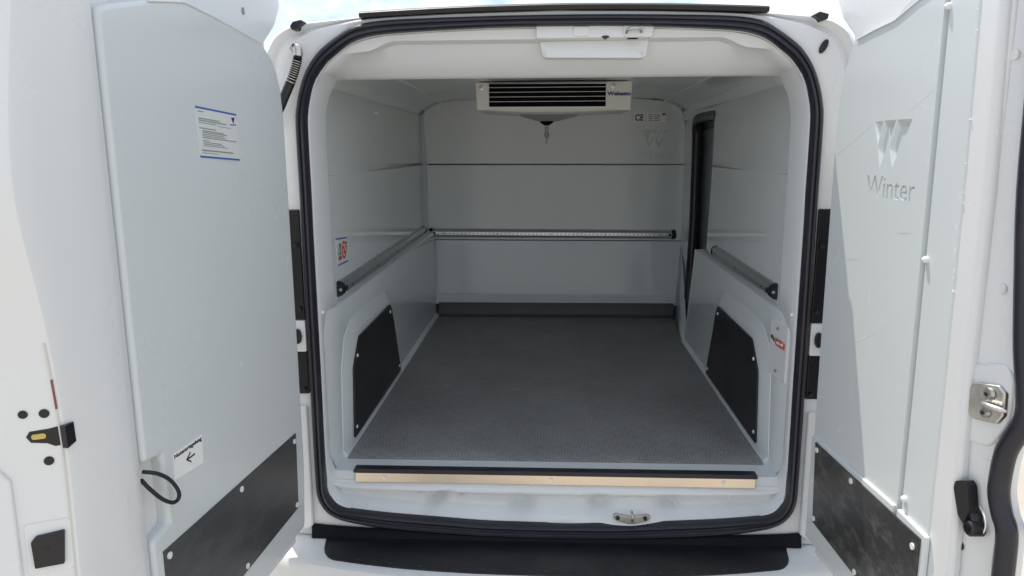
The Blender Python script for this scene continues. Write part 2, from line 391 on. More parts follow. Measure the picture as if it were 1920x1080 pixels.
# header panel under the roof edge, with its shaped recess line and the lock cover
bm = bmesh.new(); nx = 60; rows = []
def inn_top(ax):
    H_ = INN[16:]
    for a, b in zip(H_, H_[1:]):
        if b[0] <= ax <= a[0]: t = (ax-b[0])/max(1e-6, a[0]-b[0]); return b[1]+(a[1]-b[1])*t
    return 1.0
def recess_z(x):
    ax = abs(x-.0)
    if ax < .39: return 1.118
    if ax < .46: t = (ax-.39)/.07; return 1.118-.024*(3*t*t-2*t**3)
    if ax < .51: return 1.094-.005*(ax-.46)/.05
    t = min(1, (ax-.51)/.05); return 1.089-.045*t
for (ty, fz) in ((.012, 'top'), (.020, 'r0'), (.050, 'r1'), (.072, 'mid'), (.112, 'bot'), (.124, 'lip'), (.150, 'back'), (.16, 'up')):
    row = []
    for i in range(nx+1):
        x = (-1+2*i/nx)*.590; ax = abs(x)
        ztop = inn_top(ax)-.002
        zb = min(1.040, ztop-.004); rz = max(zb+.004, min(recess_z(x), ztop-.004))
        z = {'top': ztop, 'r0': rz+.003, 'r1': rz-.003, 'mid': rz*.55+zb*.45, 'bot': zb+.006, 'lip': zb, 'back': zb+.002, 'up': 1.12}[fz]
        row.append((x, ty, z))
    rows.append(row)
loft(bm, rows, False); hd = obj('header_panel', bm, HEAD, van)
bm = bmesh.new(); prism(bm, round_poly([(-.046, 1.119), (-.046, 1.168), (.236, 1.168), (.228, 1.124), (.224, 1.119)], .006), W_, -.002, .06)
lk = obj('lock_cover', bm, PAINT, van, bevel=.005, seg=3)
bm = bmesh.new(); prism(bm, round_poly([(-.0385, 1.118), (.225, 1.119), (.219, 1.082), (.210, 1.076), (-.026, 1.079), (-.032, 1.084)], .006), W_, .032, .08)
obj('lock_plate', bm, HEAD, lk, bevel=.003)
for x in (-.026, .2095):
    bm = bmesh.new(); cyl(bm, (x, .031, 1.088), (0, 1, 0), .004, .006, 10); obj('screw', bm, STEEL, lk)
bm = bmesh.new(); tube(bm, smooth_path([(.167, .01, 1.122), (.168, -.014, 1.134), (.183, -.02, 1.138), (.199, -.014, 1.135), (.200, .01, 1.123)], 5), .0035, 8); obj('lock_striker', bm, STEEL, lk)
bm = bmesh.new(); prism(bm, rbox(.158, .208, 1.119, 1.151, .012), W_, -.006, .03); obj('striker_mount', bm, PAINT, lk, bevel=.004)
bm = bmesh.new(); prism(bm, rbox(.040, .082, 1.122, 1.147, .008), W_, -.005, .03); obj('lock_boss', bm, PAINT, lk, bevel=.004)
bm = bmesh.new(); prism(bm, disc_pts(.118, 1.1215, .009, rb=.003), W_, -.004, .02); obj('drain_hole', bm, INK, lk)

# ------------------------------------------------------------------ sill
def zs(x):
    h = INN[:9]; ax = abs(x)
    for a, b in zip(h, h[1:]):
        if a[0] <= ax <= b[0]: t = (ax-a[0])/(b[0]-a[0]); return a[1]*(1-t)+b[1]*t
    return -.045
bm = bmesh.new(); nx, nt = 120, 34; rows = []
ga = lambda d, w: math.exp(-(d/w)**2)
for j in range(nt+1):
    t = j/nt; row = []
    for i in range(nx+1):
        x = -.609+1.218*i/nx; z0 = -.030; z1 = zs(x)-.012
        z = z0+(z1-z0)*t
        st = lambda a, b: (lambda u: u*u*(3-2*u))(max(0, min(1, (t-a)/(b-a))))
        flat = ga(x-.208, .085)
        bow = .5+.5*math.tanh((abs(x-.02)-.30)/.03)
        y = .046 - .012*st(.05, .22) + .022*st(.27, .36)*(1-.4*flat) - .046*st(.60-.10*flat, .97)
        # pressed shapes in the sheet
        dx = x+.325-.09*(.62-t); y += .040*ga(dx, .020)*ga(t-.60, .24)
        y -= .030*ga(x-.03, .07)*ga(t-.72, .16)
        y += .036*ga(x+.09, .030)*ga(t-.62, .2)
        y += .034*ga(x-.125, .024)*ga(t-.6, .22)
        y -= .014*flat*ga(t-.80, .22)
        y += .030*ga(x-.315, .026)*ga(t-.6, .2)
        row.append((x, y, z))
    rows.append(row)
loft(bm, rows, False); sill = obj('sill', bm, PAINT, van)
for x, zz, yy in ((-.36, -.066, .040), (-.25, -.070, .040), (.33, -.075, .040), (.47, -.055, .034)):
    bm = bmesh.new(); cyl(bm, (x, yy, zz), (0, 1, .2), .0035, .02, 10); obj('plug', bm, WHITEP, sill)
# top of the sill in front of the mat
bm = bmesh.new(); prism(bm, [(-.609, .046), (.609, .046), (.603, .13), (-.603, .13)], XY, -.032, -.004); obj('sill_top', bm, GEL, van, bevel=.004)
bm = bmesh.new(); prism(bm, [(-.541, .000), (.541, .000), (.541, -.034), (-.541, -.034)], W_, .038, .046)
tr = obj('threshold_strip', bm, TREAD, van, bevel=.002)
bm = bmesh.new(); prism(bm, round_poly([(-.543, .006), (.543, .006), (.545, -.004), (.541, -.006), (-.541, -.006), (-.545, -.004)], .002), W_, .036, .062); obj('edge_rubber', bm, RUBBER, tr)
for x in (-.46, -.005, .457):
    bm = bmesh.new(); cyl(bm, (x, .037, -.018), (0, 1, 0), .0052, .005, 12); obj('screw', bm, LABEL, tr)
# lower striker
st_pts = round_poly([(.158, -.098), (.166, -.091), (.190, -.096), (.208, -.099), (.226, -.096), (.250, -.092), (.260, -.098), (.252, -.108), (.214, -.119), (.200, -.119), (.165, -.107)], .004)
bm = bmesh.new(); prism(bm, st_pts, W_, -.008, .004); sk = obj('lower_striker', bm, STEEL, van, bevel=.0015)
bm = bmesh.new(); tube(bm, smooth_path([(.208, -.006, -.104), (.208, -.030, -.098), (.208, -.034, -.082), (.208, -.018, -.078), (.208, .004, -.088)], 5), .0036, 8); obj('striker_loop', bm, STEEL, sk)
for x in (.172, .244):
    bm = bmesh.new(); cyl(bm, (x, -.010, -.0995), (0, 1, 0), .0055, .008, 8); obj('bolt', bm, INK, sk)

# ------------------------------------------------------------------ cargo space lining
Y0, Y1 = .118, 1.965
def wallx(y): return xw(y)
def strip_wall(name, sgn, z0, z1, ya, yb, extra=0, n=10, dz=0, leanb=0.):
    bm = bmesh.new(); rows = []
    for j in range(7):
        z = z0+(z1-z0)*j/6; row = []
        for i in range(n+1):
            yy = ya+(yb+leanb*(z1-z)-ya)*i/n
            row.append((sgn*(wallx(yy)+extra), yy, z+dz*(yy-Y0)))
        rows.append(row)
    loft(bm, rows, False)
    return obj(name, bm, GEL, van, solid=.006, bevel=.0018)
RB = 1.185                                        # where the right wall stops at the sliding door
strip_wall('side_wall_panel', -1, .40, .7926, Y0, Y1)
strip_wall('side_wall_panel', -1, .7934, 1.04, Y0, Y1, dz=-.012)
strip_wall('side_wall_panel', 1, .40, .7926, Y0, RB, leanb=.16)
strip_wall('side_wall_panel', 1, .7934, 1.05, Y0, RB, dz=-.012)
# ceiling with coved sides
bm = bmesh.new(); rows = []
sec = [(1.000, 1.026), (.996, 1.032), (.97, 1.052), (.92, 1.072), (.86, 1.086), (.80, 1.094), (.74, 1.098), (.6, 1.102), (.3, 1.106), (0, 1.107)]
sec = [(-a, b) for a, b in sec] + sec[-2::-1]
for i in range(13):
    y = Y0+.02+(Y1-Y0-.02)*i/12
    rows.append([(a*(wallx(y)-.004), y, z-.004*(y-Y0)) for a, z in sec])
loft(bm, rows, False); ceil = obj('ceiling_panel', bm, GEL, van, solid=.004)
# raised ribs where the cove meets the ceiling
for sgn in (-1, 1):
    bm = bmesh.new(); tube(bm, [(sgn*.505, .30, 1.089), (sgn*.512, 1.0, 1.087), (sgn*.545, 1.93, 1.079)], .006, 8); obj('ceiling_rib', bm, GEL, ceil)
    bm = bmesh.new(); tube(bm, [(sgn*.584, .40, 1.060), (sgn*.60, 1.0, 1.054), (sgn*.622, 1.90, 1.046)], .004, 8); obj('ceiling_rib', bm, GEL, ceil)
bm = bmesh.new(); cyl(bm, (-.617, .80, .985), (1, 0, 0), .004, .01, 10); obj('wall_plug', bm, WHITEP, van)
bm = bmesh.new(); cyl(bm, (.617, .185, .80), (1, 0, 0), .0035, .01, 10); obj('wall_plug', bm, INK, van)
# lower side walls with sloping ledge and wheel arch boxes
def lower_wall(sgn, yb_top, yb_bot):
    bm = bmesh.new(); rows = []
    for (dx, z) in ((.045, .449), (.0155, .443), (.003, .436), (0, .428), (0, .33), (0, .2), (0, .1), (0, .02), (-.004, .006), (-.008, -.006)):
        row = []
        for i in range(25):
            yb = yb_bot+(yb_top-yb_bot)*max(0, min(1, z/.43)); y = .046+(yb-.046)*(i/24)**1.5
            x = FL_+dx + (.012*max(0, 1-(y-.06)/.09)**2)
            row.append((sgn*x, y, z))
        rows.append(row)
    loft(bm, rows, False); return obj('lower_wall_panel', bm, GEL, van)
lw = lower_wall(-1, 1.93, 1.93); rw = lower_wall(1, 1.265, 1.43)
bm = bmesh.new(); prism(bm, [(1.265, .43), (1.43, .0), (1.45, -.01), (1.28, .44)], YZ, .597, .72); obj('wall_end', bm, GEL, van)
for sgn, par in ((-1, lw), (1, rw)):
    o0, o1 = sgn*(FL_+.02), sgn*.584
    base = [(.125, .004), (.150, .26), (.185, .335), (.25, .372), (.33, .380), (.70, .377), (.775, .365), (.815, .31), (.95, .004)]
    top = [(.180, .004), (.205, .22), (.235, .275), (.285, .322), (.33, .330), (.725, .326), (.755, .322), (.775, .295), (.925, .004)]
    bm = bmesh.new()
    loft(bm, [[(sgn*(FL_+.012), y, z) for y, z in base], [(sgn*(FL_-.001), y, z) for y, z in lerp2(base, top, .10)], [(sgn*(FL_-.009), y, z) for y, z in lerp2(base, top, .6)], [(sgn*.5855, y, z) for y, z in lerp2(base, top, .96)], [(sgn*.585, y, z) for y, z in top]], True)
    f = bm.faces.new([bm.verts.new((sgn*.585, y, z)) for y, z in top])
    bmesh.ops.remove_doubles(bm, verts=bm.verts, dist=1e-5)
    obj('wheel_arch_box', bm, GEL, van)
    bm = bmesh.new(); prism(bm, round_poly([(.200, .026), (.222, .235), (.300, .312), (.745, .314), (.770, .292), (.893, .026)], .012), YZ, sgn*.5845, sgn*.5795)
    pc = obj('wheel_arch_cover', bm, PHEN, van, bevel=.001)
    for y, z in ((.735, .288), (.262, .262), (.222, .055), (.86, .05)):
        bm = bmesh.new(); cyl(bm, (sgn*.579, y, z), (1, 0, 0), .0055, .004, 10); obj('screw', bm, LABEL, pc)
# thin bright cove strip beside the mat
for sgn, ye in ((-1, 1.93), (1, 1.43)):
    bm = bmesh.new(); prism(bm, [(sgn*.600, -.01), (sgn*.600, .018), (sgn*.5945, .018), (sgn*.583, .006), (sgn*.581, -.01)], W_, .128, ye); obj('floor_cove', bm, GEL, van, bevel=.002)
# lining screws at the joint
for sgn in (-1, 1):
    bm = bmesh.new(); cyl(bm, (sgn*.6035, .032, .445), (1, 0, 0), .0045, .008, 10); obj('screw', bm, LABEL, van)

# bulkhead (back wall)
def back(bm, pts, y0, y1): return prism(bm, pts, W_, y0, y1)
up_pts = round_poly([(-.652, .7805), (-.648, .98), (-.625, 1.065), (-.60, 1.085), (-.384, 1.103), (0, 1.108), (.384, 1.100), (.60, 1.076), (.628, 1.055), (.655, .98), (.668, .774)], .012)
bm = bmesh.new()
prism(bm, up_pts, lambda x, o, z: (x, o-.030*(z-.78)/.3, z), 1.958, 2.0)
upper = obj('bulkhead_panel', bm, GEL, van, bevel=.006, seg=3)
logo = [[(0, 1.0), (.24, 1.0), (.14, .50)], [(.285, 1.0), (.59, 1.0), (.255, 0), (.155, .42)], [(.635, 1.0), (1.0, 1.0), (.60, 0), (.49, .42)]]
def logo_cutters(fn, x0, z0, w, h, tx, tz, tw, size, d):
    cs = []
    for tri in logo:
        P_ = [(x0+a*w, z0+c*h) for a, c in tri]; cx_ = sum(p[0] for p in P_)/len(P_); cz_ = sum(p[1] for p in P_)/len(P_)
        q_ = lambda k: [((p[0]-cx_)*k+cx_, (p[1]-cz_)*k+cz_) for p in P_]
        b = bmesh.new(); loft(b, [[fn(x_, o_, z_) for x_, z_ in q_(k)] for o_, k in ((.004, 1.16), (.001, 1.06), (-d*1.7, .66))], True, True); cs.append(b)      # sloping sides
    me = text_mesh('Winter', size, .5)
    xs = [v.co.x for v in me.vertices]; k = tw/(max(xs)-min(xs)); mn = min(xs)
    b = bmesh.new()
    b.from_mesh(me)
    for v in b.verts: v.co = fn(tx+(v.co.x-mn)*k, (.01 if v.co.z > 0 else -d), tz+v.co.y)
    cs.append(b)
    return cs
cut(upper, logo_cutters(lambda a, o, b: (a, 1.958-.030*(b-.78)/.3-o, b), .448, .858, .13, .085, .412, .802, .205, .064, .005))
bm = bmesh.new(); back(bm, round_poly([(-.655, .398), (-.654, .7765), (.672, .771), (.655, .392)], .006), 1.955, 2.0); mid_panel = obj('bulkhead_panel', bm, GEL, van, bevel=.003)
bm = bmesh.new(); prism(bm, [(-.640, .394), (.660, .388), (.660, .33), (.640, .09), (-.60, .09), (-.612, .33)], lambda x, o, z: (x, o-.018*(1-z/.4)+(.008 if z > .35 else 0), z), 1.955, 2.0); obj('bulkhead_panel', bm, GEL, van, bevel=.003)
bm = bmesh.new(); prism(bm, [(-.60, .118), (.640, .112), (.64, .058), (-.60, .062)], W_, 1.934, 1.99); sk_ = obj('skirting', bm, GEL, van, bevel=.004)
for x in (-.16, .10, .38, .60):
    bm = bmesh.new(); cyl(bm, (x, 1.933, .085), (0, 1, 0), .004, .004, 8); obj('screw', bm, STEEL, sk_)
# corner posts of the bulkhead
bm = bmesh.new(); prism(bm, round_poly([(-.655, 1.90), (-.655, 1.985), (-.62, 1.985), (-.630, 1.955), (-.645, 1.93)], .006), XY, .40, 1.06); obj('corner_strip', bm, GEL, van)
bm = bmesh.new(); box(bm, (0, 2.06, .55), (1.42, .1, 1.2)); obj('bulkhead_core', bm, SHADOWGAP, van)

for x0, x1 in ((-.6475, -.6535),):
    bm = bmesh.new(); tube(bm, smooth_path([(x0, 1.945, .42), (x1, 1.948, .70), (x0-.004, 1.940, .95), (x0+.020, 1.930, 1.05)], 5), .0035, 8); obj('sealant_bead', bm, GEL, van)
# sliding side door opening in the right wall
bm = bmesh.new()
for pts in ([(1.16, -.02), (1.16, 1.04), (1.99, 1.02), (1.99, -.02)],): prism(bm, pts, YZ, .735, .745)
sd = obj('side_door', bm, GREYD, van)
bm = bmesh.new(); prism(bm, [(1.18, .05), (1.20, .96), (1.90, .94), (1.90, .05)], YZ, .722, .738); obj('side_door_panel', bm, GREYD, sd, bevel=.008)
bm = bmesh.new(); loft(bm, [[(.638, 1.186, .42), (.638, 1.186, 1.0)], [(.66, 1.19, .42), (.66, 1.19, 1.0)], [(.74, 1.20, .42), (.74, 1.20, 1.0)]], False); obj('door_jamb', bm, GEL, van, solid=.004)
bm = bmesh.new(); tube(bm, smooth_path([(.650, 1.17, .985), (.652, 1.40, .988), (.656, 1.62, .985), (.663, 1.690, .955), (.668, 1.705, .85), (.668, 1.70, .50), (.660, 1.69, .25), (.648, 1.67, .05), (.642, 1.66, -.02)], 6), .0215, 12); obj('side_door_seal', bm, RUBBER, van)
bm = bmesh.new(); prism(bm, [(.66, 1.715), (.676, 1.715), (.676, 1.99), (.655, 1.99)], XY, -.0, 1.05); obj('corner_post', bm, GEL, van, bevel=.006)
bm = bmesh.new(); loft(bm, [[(.5885, 1.425, -.004), (.606, 1.64, -.004), (.632, 1.94, -.004)], [(.592, 1.43, .012), (.612, 1.66, .02), (.640, 1.94, .12)], [(.600, 1.44, .014), (.625, 1.72, .06), (.650, 1.95, .24)], [(.61, 1.45, .015), (.645, 1.76, .20), (.660, 1.96, .395)]], False); obj('door_sill_panel', bm, GEL, van, solid=.004)
bm = bmesh.new(); prism(bm, [(1.16, .995), (1.16, 1.05), (1.96, 1.04), (1.96, .985)], YZ, .640, .75); obj('door_lintel', bm, GEL, van, bevel=.003)
bm = bmesh.new(); prism(bm, [(.581, 1.40), (.581, 1.97), (.75, 1.97), (.75, 1.40)], XY, -.02, -.003); obj('door_step', bm, GEL, van)

# cargo rails
def rail(a, b, inward, hgt=.042, dep=.022, hole_n=60):
    a, b, inward = Vector(a), Vector(b), Vector(inward); ax = (b-a).normalized(); upv = Vector((0, 0, 1))
    sec = []
    for i in range(13):
        t = R(-90+180*i/12); u, v = math.cos(t), math.sin(t)
        uu = min(u, .93); sec.append(inward*(dep*uu)+upv*(hgt/2*v))
    bm = bmesh.new(); loft(bm, [[a+s for s in sec], [b+s for s in sec]], True, True); o = obj('cargo_rail', bm, ALU, van)
    # slot strip along its face with locking holes
    L_ = (b-a).length; e0 = a+ax*.03; e1 = b-ax*.03
    f = inward*(dep*.93+.0003)
    bm = bmesh.new(); loft(bm, [[e0+f+upv*.008, e0+f*1.05+upv*.007, e0+f*1.05-upv*.007, e0+f-upv*.008], [e1+f+upv*.008, e1+f*1.05+upv*.007, e1+f*1.05-upv*.007, e1+f-upv*.008]], False)
    sl = obj('slot_strip', bm, ALU, o)
    bm = bmesh.new(); n = int(L_/.021)
    for i in range(n):
        c = e0+(e1-e0)*((i+.5)/n)+f*1.05
        vs = [bm.verts.new(c+inward*.0006+ax*(.0072*math.cos(2*math.pi*k/8))+upv*(.0052*math.sin(2*math.pi*k/8))-upv*.001) for k in range(8)]
        bm.faces.new(vs)
    obj('rail_holes', bm, HOLE, o, smooth=False)['kind'] = 'stuff'
    for p, d in ((a, -1), (b, 1)):
        bm = bmesh.new(); k1 = p+ax*(.0 if d > 0 else -.0)
        s2 = [s*1.06 for s in sec]
        loft(bm, [[p-ax*d*.012+s for s in s2], [p+ax*d*.004+s for s in s2], [p+ax*d*.010+s*.8+inward*.001 for s in s2]], True, True)
        cap = obj('end_cap', bm, BLACK, o)
        bm = bmesh.new(); cyl(bm, p+ax*d*.0105+inward*dep*.55, ax, .0042, .003, 10); obj('screw', bm, ALU, cap)
        bm = bmesh.new(); cyl(bm, p-ax*d*.022+inward*dep*.99, inward, .008, .004, 10); obj('latch_clip', bm, BLACK, cap)
    nb = 5 if L_ > 1 else 3
    for i in range(nb):
        c = e0+(e1-e0)*((i+.15)/(nb-.7)); bm = bmesh.new(); cyl(bm, c+f*1.06, inward, .0034, .003, 8); obj('screw', bm, INK, o)
    return o
HOLE = mat('rail_hole', (.36, .36, .38), .3, metal=.8)
rail((-wallx(.20)+.003, .20, .474), (-wallx(1.88)+.003, 1.88, .452), (1, 0, 0))
rail((wallx(.19)-.003, .19, .474), (wallx(1.03)-.003, 1.03, .468), (-1, 0, 0))
rail((-.620, 1.955, .432), (.618, 1.955, .424), (0, -1, 0), hgt=.047, dep=.026)

# labels in the cargo space
bm = bmesh.new(); prism(bm, [(.401, .981), (.401, 1.025), (.454, 1.025), (.455, .981)], lambda x, o, z: (x, o-.030*(z-.78)/.3, z), 1.9565, 1.960); ce = obj('certification_plate', bm, LABEL, upper, smooth=False)
FB = lambda x0, z0, y=1.956: (lambda x, o, z: (x0+x, y-.030*(z0+z-.78)/.3-o-.001, z0+z))
text_obj('lettering', 'CE', .042, FB(.4075, .9885), INK, upper, bold=.001, width=.041)
bm = bmesh.new(); prism(bm, [(.468, .980), (.466, 1.027), (.560, 1.026), (.562, .979)], lambda x, o, z: (x, o-.030*(z-.78)/.3, z), 1.9562, 1.960); obj('rating_plate', bm, SILVER, upper, smooth=False)
bm = bmesh.new()
for r_ in range(4):
    for x0, x1 in ((.472, .495), (.500, .530)):
        prism(bm, [(x0, .986+r_*.009), (x1-random.random()*.006, .986+r_*.009), (x1, .9895+r_*.009), (x0, .9895+r_*.009)], lambda x, o, z: (x, o-.030*(z-.78)/.3, z), 1.9552, 1.957)
obj('plate_print', bm, GREY, upper, smooth=False)
bm = bmesh.new(); prism(bm, [(.538, 1.022), (.558, 1.022), (.553, 1.010), (.549, 1.018), (.543, 1.010)], lambda x, o, z: (x, o-.030*(z-.78)/.3, z), 1.9552, 1.957); obj('plate_mark', bm, INK, upper, smooth=False)
# pictogram sticker on the left wall (blue rules, green figure, red prohibition ring)
SL = lambda y, o, z: (-(wallx(y)-.0034)+o, y, z)
bm = bmesh.new(); prism(bm, [(.208, .614), (.214, .538), (.335, .534), (.330, .604)], SL, -.001, .0003); stk = obj('wall_sticker', bm, FILM, van, smooth=False)
for pts in ([(.206, .617), (.206, .613), (.330, .603), (.330, .607)], [(.214, .541), (.214, .537), (.335, .533), (.335, .537)]):
    bm = bmesh.new(); prism(bm, pts, SL, 0, .0008); obj('sticker_rule', bm, BLUE, stk, smooth=False)
bm = bmesh.new(); c0 = (.292, .574); ro, ri = .026, .019; N = 24
pts = disc_pts(*c0, ro, N); pin = disc_pts(*c0, ri, N)
for i in range(N):
    j = (i+1) % N; prism(bm, [pts[i], pts[j], pin[j], pin[i]], SL, 0, .0012)
prism(bm, [(c0[0]-.017, c0[1]+.013), (c0[0]-.013, c0[1]+.017), (c0[0]+.017, c0[1]-.013), (c0[0]+.013, c0[1]-.017)], SL, 0, .0012)
prism(bm, rbox(.226, .262, .551, .562, .004), SL, 0, .0012); prism(bm, [(c0[0]-.006, c0[1]-.012), (c0[0]+.006, c0[1]-.012), (c0[0]+.004, c0[1]+.010), (c0[0]-.004, c0[1]+.010)], SL, 0, .001)
obj('sticker_print', bm, RED, stk, smooth=False)
bm = bmesh.new()
prism(bm, [(.226, .565), (.232, .565), (.244, .592), (.240, .597)], SL, 0, .001); prism(bm, [(.240, .565), (.258, .565), (.258, .571), (.240, .571)], SL, 0, .001); prism(bm, [(.250, .565), (.257, .565), (.257, .597), (.250, .597)], SL, 0, .001); prism(bm, [(.240, .590), (.257, .590), (.257, .597), (.240, .597)], SL, 0, .001)
obj('sticker_print', bm, GREEN, stk, smooth=False)
bm = bmesh.new(); prism(bm, [(.316, .594), (.330, .594), (.323, .585)], SL, 0, .001); prism(bm, [(.318, .581), (.332, .580), (.332, .577), (.318, .578)], SL, 0, .001); obj('sticker_print', bm, NAVY, stk, smooth=False)
# access plate with red sticker, right lower wall
bm = bmesh.new(); prism(bm, round_poly([(.062, .252), (.060, .404), (.168, .404), (.172, .252)], .004), lambda y, o, z: (o+.012*max(0, 1-(y-.06)/.09)**2, y, z), .603, .594); ap = obj('access_plate', bm, HEAD, van, bevel=.0015)
APF = lambda y, o, z: (.5938-o+.012*max(0, 1-(y-.06)/.09)**2, y, z)
bm = bmesh.new(); prism(bm, [(.070, .340), (.070, .357), (.092, .359), (.122, .360), (.122, .343), (.092, .341)], APF, 0, .001); obj('plate_sticker', bm, ORANGE, ap, smooth=False)
bm = bmesh.new()
for y_, h_ in ((.078, .008), (.086, .004), (.097, .007), (.108, .005)): prism(bm, [(y_, .348), (y_, .348+h_), (y_+.006, .348+h_), (y_+.006, .348)], APF, .0, .0014)
obj('plate_print', bm, LABEL, ap, smooth=False)
bm = bmesh.new(); prism(bm, [(.128, .349), (.140, .350), (.134, .362)], APF, 0, .001); prism(bm, [(.146, .352), (.158, .352), (.158, .362), (.146, .362)], APF, 0, .001); obj('plate_print', bm, INK, ap, smooth=False)
for y, z in ((.115, .388), (.115, .272)):
    bm = bmesh.new(); cyl(bm, APF(y, 0, z), (1, 0, 0), .0042, .003, 10); obj('screw', bm, GREY, ap)

# ------------------------------------------------------------------ bumper
bm = bmesh.new(); rows = []
def yedge(x): return -.195+.075*(abs(x)/.66)**2.6
prof_b = [(1.0, 0, -.174), (.6, 0, -.1735), (.2, 0, -.173), (.06, 0, -.1735), (.0, 0, -.180), (0, -.008, -.20), (0, -.012, -.25), (0, -.008, -.32), (0, .02, -.37), (0, .10, -.40)]
for k_, oy, z in prof_b:
    row = []
    for i in range(61):
        x = -.80+1.6*i/60; ye = yedge(x); y = .06+(ye-.06)*(1-k_)+oy
        row.append((x, y, z))
    rows.append(row)
loft(bm, rows, False); bump = obj('bumper', bm, PAINT, van)
pad = round_poly([(-.618, .012), (-.600, -.083)] + [(-.575+1.15*i/12, yedge(-.575+1.15*i/12)+.022) for i in range(13)] + [(.600, -.088), (.618, .012)], .02, 5)
bm = bmesh.new(); prism(bm, pad, XY, -.174, -.1695); pd = obj('tread_pad', bm, BLACK, bump, bevel=.001)
RIBG = mat('pad_rib_grey', (.07, .07, .07), .5)
bm = bmesh.new()
for i in range(26):
    x = -.5+i*.04; prism(bm, [(x, yedge(x)+.036), (x+.009, yedge(x)+.036), (x+.009, yedge(x)+.0345), (x, yedge(x)+.0345)], XY, -.170, -.1683)
obj('pad_ribs', bm, RIBG, pd, smooth=False)['kind'] = 'stuff'
bm = bmesh.new(); lp = []
for i in range(41):
    x = -.652+1.304*i/40; zz = -.160+.014*(abs(x)/.65)**4
    lp.append([(x, -.004, zz+.010), (x, -.013, zz+.004), (x, -.019, -.171), (x, -.004, -.1712)])
loft(bm, lp, True, True); obj('bumper_lip', bm, LIPB, bump)

# ------------------------------------------------------------------ doors
AN = R(5); sA, cA = math.sin(AN), math.cos(AN)
def DL(s, o, z): return (-.635-sA*s+cA*o, -.08-cA*s-sA*o, z)
def DR(s, o, z): x, y, zz = DL(s, o, z); return (-x, y, zz)

# ---- left door (the wide one)
skin = [(-.075, 1.200), (-.066, 1.255), (.10, 1.29), (.70, 1.30), (.745, .9), (.745, -.14), (.02, -.14), (.02, 1.105), (-.04, 1.150)]
bm = bmesh.new(); prism(bm, skin, DL, -.060, -.028); ld = obj('rear_door', bm, PAINT, van, bevel=.006); ld['label'] = 'wider left rear door with warning sticker'
# outer shell thickness towards the street side
bm = bmesh.new(); prism(bm, [(.02, -.14), (.02, 1.10), (.10, 1.27), (.74, 1.27), (.76, .8), (.76, -.14)], DL, -.16, -.06); obj('outer_skin', bm, PAINT, ld, bevel=.015, seg=3)
lin = [(.630, 1.078), (.60, 1.088), (.50, 1.112), (.42, 1.128)] + [(.39, 1.130), (.292, 1.121), (.189, 1.108), (.090, 1.095), (.050, 1.072), (.024, 1.042), (.008, 1.0), (.001, .942), (.0, .765), (.0, .362), (.004, .072), (.02, -.085), (.03, -.092), (.630, -.105), (.630, .205), (.578, .215), (.582, .343), (.630, .348)]
bm = bmesh.new(); prism(bm, lin, DL, -.03, 0); lp_ = obj('door_lining', bm, GELD, ld, bevel=.010, seg=4)
# pale bead along the lining's upper edge
bm = bmesh.new(); tube(bm, [DL(a, .001, b) for a, b in [(.50, 1.110), (.39, 1.127), (.292, 1.118), (.189, 1.105), (.095, 1.093)]], .0022, 6); obj('lining_bead', bm, WHITEP, ld)
# painted inner frame beside the lining, swelling outwards with the door
zsL = [1.26, 1.16, 1.061, .946, .86, .814, .767, .681, .603, .539, .428, .28, .12, -.13]
ssL = [.745, .760, .779, .804, .816, .819, .815, .798, .787, .782, .776, .781, .786, .79]
bm = bmesh.new(); rows = []
zz_ = [1.26-(1.39)*i/60 for i in range(61)]
def interp(z):
    for (za, zb, a, b) in zip(zsL, zsL[1:], ssL, ssL[1:]):
        if zb <= z <= za: t = (za-z)/(za-zb); t = t; return a*(1-t)+b*t
    return ssL[-1]
sm = [interp(z) for z in zz_]
for _ in range(6): sm = [sm[0]]+[(sm[i-1]+2*sm[i]+sm[i+1])/4 for i in range(1, 60)]+[sm[-1]]
for z, sc_ in zip(zz_, sm):
    r_ = [DL(.575, -.022, z), DL(.632, -.020, z), DL(.634, -.007, z), DL(.642, -.002, z), DL(.660, .0005, z), DL(.70, -.002, z), DL(sc_-.04, -.010, z), DL(sc_-.012, -.014, z), DL(sc_-.003, -.017, z), DL(sc_, -.022, z)]
    for q in (.01, .05, .09, .13, .16): r_.append(DL(sc_+.5*q, -.022-.866*q, z))
    rows.append(r_)
loft(bm, rows, False); fr = obj('door_frame', bm, PAINT, ld)
def smi(z):
    t = (1.26-z)/1.39*60; i = max(0, min(59, int(t))); return sm[i]+(sm[i+1]-sm[i])*(t-i)
def FLN(u, o, z): s0 = smi(z); return DL(s0+.5*u+.866*o, -.022-.866*u+.5*o, z)   # on the latch face
for u, z in ((.042, .497), (.016, .495), (.019, .422)):
    bm = bmesh.new(); prism(bm, disc_pts(u, z, .0068 if u < .03 else .0062), FLN, -.004, .0012); obj('hole', bm, LAMP, ld)
bm = bmesh.new(); prism(bm, [(.043, .462), (.038, .470), (.014, .471), (-.001, .4735), (-.002, .444), (.008, .443), (.018, .449), (.038, .453)], FLN, -.004, .0014); lt = obj('latch', bm, LAMP, ld, bevel=.001)
bm = bmesh.new(); prism(bm, [(-.004, .440), (-.004, .4745), (.014, .4745), (.014, .444)], lambda u, o, z: DL(smi(z)-u-.001, o-.0125, z), -.006, .002); obj('latch_mouth', bm, LAMP, ld)
bm = bmesh.new(); prism(bm, rbox(.018, .036, .4575, .4655, .003), FLN, .0, .0026); obj('latch_claw', bm, YELLOW, ld)
bm = bmesh.new(); prism(bm, round_poly([(.052, .303), (.045, .311), (.008, .314), (.012, .262), (.050, .262)], .002), FLN, -.004, .008); bf = obj('buffer', bm, BLACK, ld, bevel=.002)
bm = bmesh.new(); prism(bm, rbox(-.0, .060, .250, .330, .006), FLN, -.004, .0022); obj('buffer_seat', bm, PAINT, ld, bevel=.002)
